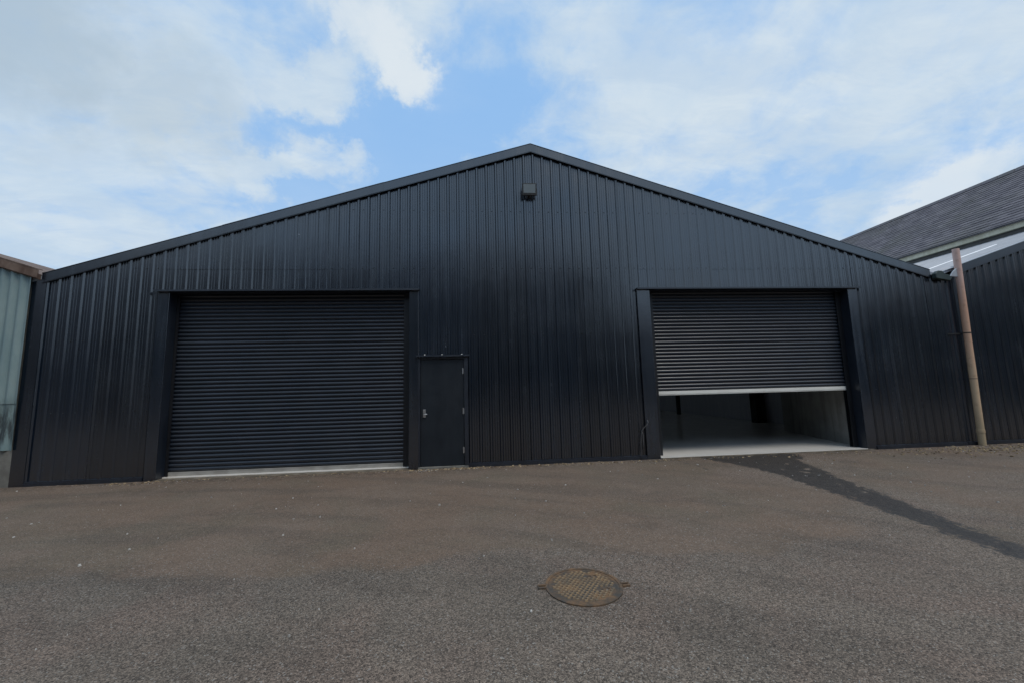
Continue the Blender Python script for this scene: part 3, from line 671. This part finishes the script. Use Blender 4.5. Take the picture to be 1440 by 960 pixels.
# roof sheets run up the slope, ribs across
def roof_sheet(y0, y1, mt, name, x0=RX0+0.12, x1=RX1, lift=0.0, label=None):
    mb = MB(); ys = []
    y = y0
    while y < y1-0.001:
        ys += [(y, 0), (min(y+0.13, y1), 0), (min(y+0.15, y1), 0.028), (min(y+0.185, y1), 0.028), (min(y+0.2, y1), 0.0)]; y += 0.2
    for yy, h in ys:
        mb.v += [(x0, yy, rz(x0)+h+lift), (x1, yy, rz(x1)+h+lift)]
    for i in range(len(ys)-1): mb.f.append((2*i, 2*i+1, 2*i+3, 2*i+2))
    mb.build(name, mt, rs, label=label)
for k in range(18):
    y0 = 0.02+k*1.0
    if k == 1:
        roof_sheet(y0, y0+0.2, M['roof'], 'roof_sheet'); roof_sheet(y0+0.2, y0+0.4, M['white'], 'glint_strip', x1=14.2, lift=0.003, label='narrow white strip on the grey roof standing for a bright rib reflection')  # white colour stands in for sunlight glancing off a roof rib
        roof_sheet(y0+0.2, y0+0.4, M['roof'], 'roof_sheet'); roof_sheet(y0+0.4, y0+1.0, M['roof'], 'roof_sheet')
    else: roof_sheet(y0, y0+1.0, M['roof'], 'roof_sheet')
slope_slab(rs, 'roof_deck', M['lining'], RX0+0.12, rz(RX0+0.12)-0.012, RX1, rz(RX1)-0.012, 0.05, 18.0, th=0.05)
B('side_wall', M['lining'], rs, RX0+0.06, RX0+0.12, 0.10, 18, 0, rz(RX0)-0.02)
# bright drip edge on the verge
mb = MB(); xa, xb = RX0+0.35, RX1
mb.prism([(xa, rz(xa)+0.021), (xb, rz(xb)+0.021), (xb, rz(xb)+0.034), (xa, rz(xa)+0.034)], -0.088, 0.03); mb.build('verge_capping', M['endcap'], rs)
# valley gutter between the two sheds with its moulded end pieces
vg = thing('valley_gutter', 'grey and dark valley gutter end between the two black sheds', 'gutter', (0, 0, 0))
mb = MB(); mb.prism([(10.22, 3.66), (10.56, 3.60), (10.62, 3.66), (10.56, 3.73), (10.46, 3.75), (10.40, 3.82), (10.30, 3.83), (10.22, 3.76)], -0.14, -0.05); mb.build('gutter_end', M['lump'], vg, bevel=0.008)
mb = MB(); mb.prism([(10.60, 3.70), (10.80, 3.69), (10.90, 3.86), (10.92, 3.93), (10.86, 3.94), (10.70, 3.82)], -0.12, -0.092); mb.build('flashing_tongue', M['endcap'], vg, bevel=0.003)
mb = MB(); mb.box(10.30, 10.60, -0.04, 20, 3.66, 3.70); mb.build('gutter_trough', M['endcap'], vg)

# ------------------------------------------------------------------ slate-roofed building behind on the right
sb = thing('slate_roofed_building', 'large old building with a weathered slate roof and cream eaves behind the right shed', 'building', (16.36, 0.4, 0))
SX, EZ, SY0, SY1 = 16.36, 6.135, 0.6, 24.0
RD, RS = 3.72, 0.78
B('wall', M['stone'], sb, 0, 0.5, 0, SY1-0.4, 0, 5.84)
mb = MB(); mb.prism([(0.5, 0), (2*RD-0.5, 0), (2*RD-0.5, 5.9), (RD, EZ-0.1+RS*RD-0.15), (0.5, 5.9)], 0.05, 0.5); mb.build('gable_wall', M['stone'], sb)
B('wall', M['stone'], sb, 2*RD-0.5, 2*RD, 0, SY1-0.4, 0, 5.87)
B('eaves_fascia', M['cream'], sb, -0.10, 0.02, 0, SY1-0.4, 5.845, 6.025, bevel=0.006)
B('eaves_gutter', M['dsteel'], sb, -0.155, -0.105, 0, SY1-0.4, 6.030, 6.060, bevel=0.012)
mb = MB(); mb.prism([(0.04, EZ-0.16), (RD, EZ+RS*RD-0.20), (2*RD-0.04, EZ-0.16), (2*RD-0.04, EZ-0.05), (RD, EZ+RS*RD-0.09), (0.04, EZ-0.05)], -0.05, SY1-0.4); mb.build('roof_deck', M['dsteel'], sb)
def slates(side):
    mb = MB(); nl = math.hypot(1, RS); tx, tz = 1/nl, RS/nl; nx_, nz_ = -RS/nl, 1/nl
    L_ = (RD+0.16)*nl; course = 0.205; nc = int(L_/course)+1
    for c in range(nc):
        u0 = c*course; u1 = min(u0+course+0.06, L_)
        y = -0.08 + (0.15 if c % 2 else 0.0)
        while y < SY1-0.4:
            y1 = min(y+0.296, SY1-0.42); j = random.uniform(-0.008, 0.008); h0 = 0.022+random.uniform(0, 0.008); th = 0.009
            def P(u, yy, h): 
                x = -0.16+tx*u+nx_*h; z = EZ-0.16*RS-0.02+tz*u+nz_*h
                return (x, yy, z) if side < 0 else (2*RD-x, yy, z)
            a, b, d, e = P(u0+j, y, h0), P(u0+j, y1, h0), P(u1, y1, 0.006), P(u1, y, 0.006)
            a2, b2 = P(u0+j, y, h0-th), P(u0+j, y1, h0-th)
            i = len(mb.v); mb.v += [a, b, d, e, a2, b2]; mb.f += [(i, i+1, i+2, i+3) if side > 0 else (i+3, i+2, i+1, i), (i, i+4, i+5, i+1)]
            y += 0.30
    mb.build('roof_slates', M['slate'], sb, kind='stuff')
slates(-1); slates(1)
n_r = 48
for k in range(n_r):
    y0 = -0.05+k*(SY1-0.4)/n_r; y1 = y0+(SY1-0.4)/n_r-0.012; zr = EZ+RS*RD
    mb = MB(); mb.prism([(RD-0.17, zr-0.11), (RD+0.17, zr-0.11), (RD+0.06, zr+0.045), (RD-0.06, zr+0.045)], y0, y1)
    mb.build('ridge_tile', M['slate'], sb, bevel=0.01)

# ------------------------------------------------------------------ teal shed on the left
ts = thing('teal_shed', 'pale teal corrugated shed with a rusty verge at the left edge', 'shed', (0, 0, 0))
TX = -8.145; TM = 0.335
def tz_(x): return 3.86+TM*(-7.97-x)
def corr(x0, x1):
    n = max(2, int((x1-x0)/0.02)); return [(x0+(x1-x0)*i/n, -0.02*math.cos(2*math.pi*(x0+(x1-x0)*i/n-TX)/0.163)) for i in range(n+1)]
x = TX
while x > -15.0:
    x0 = x-0.978
    sheet('corrugated_sheet', M['teal'], ts, x0, x, 1.44, lambda q: tz_(q)-0.12, y=-0.075, prof=corr, warp=0.004)
    sheet('corrugated_sheet', M['teal'], ts, x0, x, 0.632, 1.50, y=-0.066, prof=corr, warp=0.004, rows=0.3)
    x = x0
B('plinth', M['plinth'], ts, -15.0, XL-0.004, -0.045, 0.2, -0.02, 0.70)
B('gable_wall', M['plinth'], ts, -15.0, XL-0.004, -0.02, 0.19, 0.705, 3.80)
mb = MB(); xa, xb = -15.0, -8.02
L = 0.0
while L < 7.0:
    a, b = -8.015-min(L+2.4, 7.0), -8.015-L
    mb = MB(); mb.prism([(a, tz_(a)-0.17), (b, tz_(b)-0.17), (b, tz_(b)-0.012), (a, tz_(a)-0.012)], -0.135, -0.112); mb.prism([(a, tz_(a)-0.010), (b, tz_(b)-0.010), (b, tz_(b)+0.006), (a, tz_(a)+0.006)], -0.140, -0.05)
    mb.build('rusty_verge', M['rust'], ts); L += 2.4
slope_slab(ts, 'roof', M['rust'], -15.0, tz_(-15.0)-0.09, -8.03, tz_(-8.03)-0.09, -0.11, 20, th=0.10)

# ------------------------------------------------------------------ unseen stone buildings behind the camera, guessed from the dark cladding reflection
ml = thing('unseen_back_building', 'unseen tall stone building across the yard, guessed from the dark reflection in the cladding', 'building', (-20, -22.0, 0))
B('wall', M['stone'], ml, -34, 31, -8, 0, 0, 10.0)
mb = MB(); mb.v += [(-34.3,0.3,10.02),(31.3,0.3,10.02),(27,-4,13.4),(-30,-4,13.4),(-34.3,-8.3,10.02),(31.3,-8.3,10.02)]
mb.f += [(1,0,3,2),(2,3,4,5),(0,1,5,4),(0,4,3),(1,2,5)]; mb.build('roof', M['slate'], ml)
for k in range(10):
    for z in (1.2, 4.6):
        wn = B('window', M['dsteel'], ml, -28+k*5.5, -26.9+k*5.5, 0.002, 0.03, z, z+1.6)

def unseen_range(name, label, x0, x1, y0, y1, eave, ridge, axis='x'):  # unseen building, sized for the dark skyline mirrored in the cladding
    t_ = thing(name, label, 'building', ((x0+x1)/2, (y0+y1)/2, 0)); a, b = (x1-x0)/2, (y1-y0)/2
    B('wall', M['stone'], t_, -a, a, -b, b, 0, eave)
    m_ = MB(); e = eave+0.02; A_, B_ = a+0.3, b+0.3
    if axis == 'x': r = [(-A_+2, 0, ridge), (A_-2, 0, ridge)]; m_.v = [(-A_,-B_,e),(A_,-B_,e),(A_,B_,e),(-A_,B_,e)]+r; m_.f = [(0,1,5,4),(2,3,4,5),(1,2,5),(3,0,4)]
    else: r = [(0, -B_+2, ridge), (0, B_-2, ridge)]; m_.v = [(-A_,-B_,e),(A_,-B_,e),(A_,B_,e),(-A_,B_,e)]+r; m_.f = [(1,2,5,4),(3,0,4,5),(0,1,4),(2,3,5)]
    m_.build('roof', M['slate'], t_)
unseen_range('unseen_low_building', 'unseen low stone building across the yard, added to keep the cladding reflection dark', 11.6, 34, -30, -22.5, 5.6, 8.2)
unseen_range('unseen_right_building', 'unseen stone building right of the yard, added to darken the cladding reflection', 25, 33, -21, -3.0, 6.0, 8.4, 'y')
unseen_range('unseen_left_building', 'unseen stone building left of the yard, added to darken the cladding reflection', -33, -24, -21, -5.0, 6.6, 9.2, 'y')

# ------------------------------------------------------------------ manhole cover
MX, MY, MR = 0.755, -4.805, 0.283
mh = thing('manhole_cover', 'round rusty iron manhole cover set in the asphalt', 'manhole', (MX, MY, 0))
def ring(r0, r1, z0, z1, mt, name, n=56):
    mb = MB()
    for k in range(n):
        q = 2*math.pi*k/n; c_, s_ = math.cos(q), math.sin(q)
        mb.v += [(r0*c_, r0*s_, z0), (r0*c_, r0*s_, z1), (r1*c_, r1*s_, z1), (r1*c_, r1*s_, z0)]
    for k in range(n):
        a = 4*k; b = 4*((k+1) % n); mb.f += [(a, a+1, b+1, b), (a+1, a+2, b+2, b+1), (a+2, a+3, b+3, b+2)]
    return mb.build(name, mt, mh)
ring(MR-0.022, MR, -0.03, 0.009, M['iron'], 'frame_ring')
HOLES = [(0.08, 0.135), (0.125, 0.135), (0.115, -0.075), (0.160, -0.070)]
# cover plate: a fine grid cut to the circle, left open at the four lifting holes
mb = MB(); st = 0.0105; n_ = int(MR/st)+1
def keep(cx, cy): return math.hypot(cx, cy) < MR-0.030 and all(math.hypot(cx-hx, cy-hy) > 0.0135 for hx, hy in HOLES)
for i in range(-n_, n_):
    for j in range(-n_, n_):
        cx, cy = (i+.5)*st, (j+.5)*st
        if keep(cx, cy):
            mb.quad((i*st, j*st, 0.004), ((i+1)*st, j*st, 0.004), ((i+1)*st, (j+1)*st, 0.004), (i*st, (j+1)*st, 0.004))
cv = mb.build('cover_plate', M['iron'], mh)
ring(MR-0.045, MR-0.023, -0.03, 0.0055, M['iron'], 'cover_rim')
mb = MB()
for hx, hy in HOLES: mb.sweep([(hx, hy, -0.06), (hx, hy, 0.0035)], 0.02, 12, caps=False)
mb.quad((-0.2, -0.2, -0.06), (0.2, -0.2, -0.06), (0.2, 0.2, -0.06), (-0.2, 0.2, -0.06)); mb.build('lifting_hole', M['rubber'], mh)
mb = MB(); g_ = 0.0365
for i in range(-8, 9):
    for j in range(-10, 11):
        x_, y_ = i*g_+(g_/2 if j % 2 else 0), j*g_*0.72
        if math.hypot(x_, y_) > MR-0.062 or any(math.hypot(x_-hx, y_-hy) < 0.030 for hx, hy in HOLES): continue
        a = 0.0115; b = 0.0075; h_ = 0.0125
        k = len(mb.v); mb.v += [(x_-a, y_-b, 0.004), (x_+a, y_-b, 0.004), (x_+a, y_+b, 0.004), (x_-a, y_+b, 0.004), (x_-a*.75, y_-b*.7, h_), (x_+a*.75, y_-b*.7, h_), (x_+a*.75, y_+b*.7, h_), (x_-a*.75, y_+b*.7, h_)]
        mb.f += [tuple(k+q for q in f_) for f_ in ((4,5,6,7),(0,1,5,4),(1,2,6,5),(2,3,7,6),(3,0,4,7))]
mb.build('tread_blocks', M['tread'], mh, kind='stuff')
for sx, yy in ((-1, 0.02), (1, -0.03)):
    mb = MB(); x0, x1 = sx*(MR-0.004), sx*(MR+0.055); a, b = min(x0, x1), max(x0, x1)
    mb.box(a, b, yy-0.026, yy-0.012, -0.02, 0.014); mb.box(a, b, yy+0.012, yy+0.026, -0.02, 0.014); mb.box(b-0.010 if sx > 0 else a, b if sx > 0 else a+0.010, yy-0.011, yy+0.011, -0.02, 0.008)
    mb.box(a+0.01, b-0.01, yy-0.011, yy+0.011, -0.02, 0.003)
    mb.build('hinge_lug', M['iron'], mh, bevel=0.001)

# ------------------------------------------------------------------ loose chips and leaf litter
def scatter(name, mt, pts):
    mb = MB()
    for (x_, y_, s_) in pts:
        q = random.uniform(0, 6.28); a = s_*random.uniform(0.6, 1.5); b = s_*random.uniform(0.5, 0.9); h_ = s_*random.uniform(0.3, 0.7)
        k = len(mb.v); ca, sa = math.cos(q), math.sin(q); zb_ = -0.006
        bs_ = [(-a, -b*.6), (a*.5, -b), (a, b*.5), (-a*.4, b)]
        for sc, zz_ in ((1, zb_), (0.62, h_)):
            mb.v += [(x_+(u*ca-v*sa)*sc, y_+(u*sa+v*ca)*sc, zz_+random.uniform(0, h_*.3)) for u, v in bs_]
        mb.f += [tuple(k+i for i in f_) for f_ in ((4,5,6,7),(0,1,5,4),(1,2,6,5),(2,3,7,6),(3,0,4,7))]
    o_ = mb.build(name, mt); o_['kind'] = 'stuff'; return o_
pts = []
for _ in range(420):
    y_ = random.uniform(-7.2, -0.2); x_ = random.uniform(-9, 11)
    if math.hypot(x_-MX, y_-MY) > 0.4: pts.append((x_, y_, random.choice((0.004, 0.006, 0.007, 0.009, 0.013))*(1.1 if y_ > -4 else 0.8)))
for _ in range(620):
    c_ = random.choice([(-6.0, 0.5), (-0.8, 0.6), (-1.2, 0.4), (2.4, 0.6), (4.5, 1.0), (-4.5, 1.5), (9.6, 0.9)])
    x_ = random.gauss(c_[0], c_[1]); pts.append((x_, -0.09-abs(random.gauss(0, 0.10)), random.uniform(0.004, 0.012)))
sc_ = scatter('stone_chips', M['chip'], pts); sc_['label'] = 'small pale stone chips scattered over the asphalt'; sc_['category'] = 'gravel'
pts = []
for _ in range(1500):
    c_ = random.choice([(10.1, -0.35, 0.6, 0.22), (10.2, -0.5, 0.8, 0.35), (2.3, -0.16, 0.6, 0.08), (-0.7, -0.10, 0.5, 0.03), (0.6, -0.10, 1.2, 0.04), (-3.4, -0.12, 1.2, 0.04), (9.0, -0.5, 1.2, 0.3), (-0.7, -0.12, 0.6, 0.05), (11.5, -0.5, 0.8, 0.3), (-0.4, -0.12, 0.5, 0.06), (-6.1, -0.14, 0.3, 0.08), (5.0, -0.2, 1.4, 0.08)])
    y_ = random.gauss(c_[1], c_[3])
    if y_ < -0.08: pts.append((random.gauss(c_[0], c_[2]), y_, random.uniform(0.008, 0.026)))
sc_ = scatter('leaf_litter', M['leaf'], pts); sc_['label'] = 'brown dead leaves and dirt gathered along the foot of the wall'; sc_['category'] = 'leaf litter'
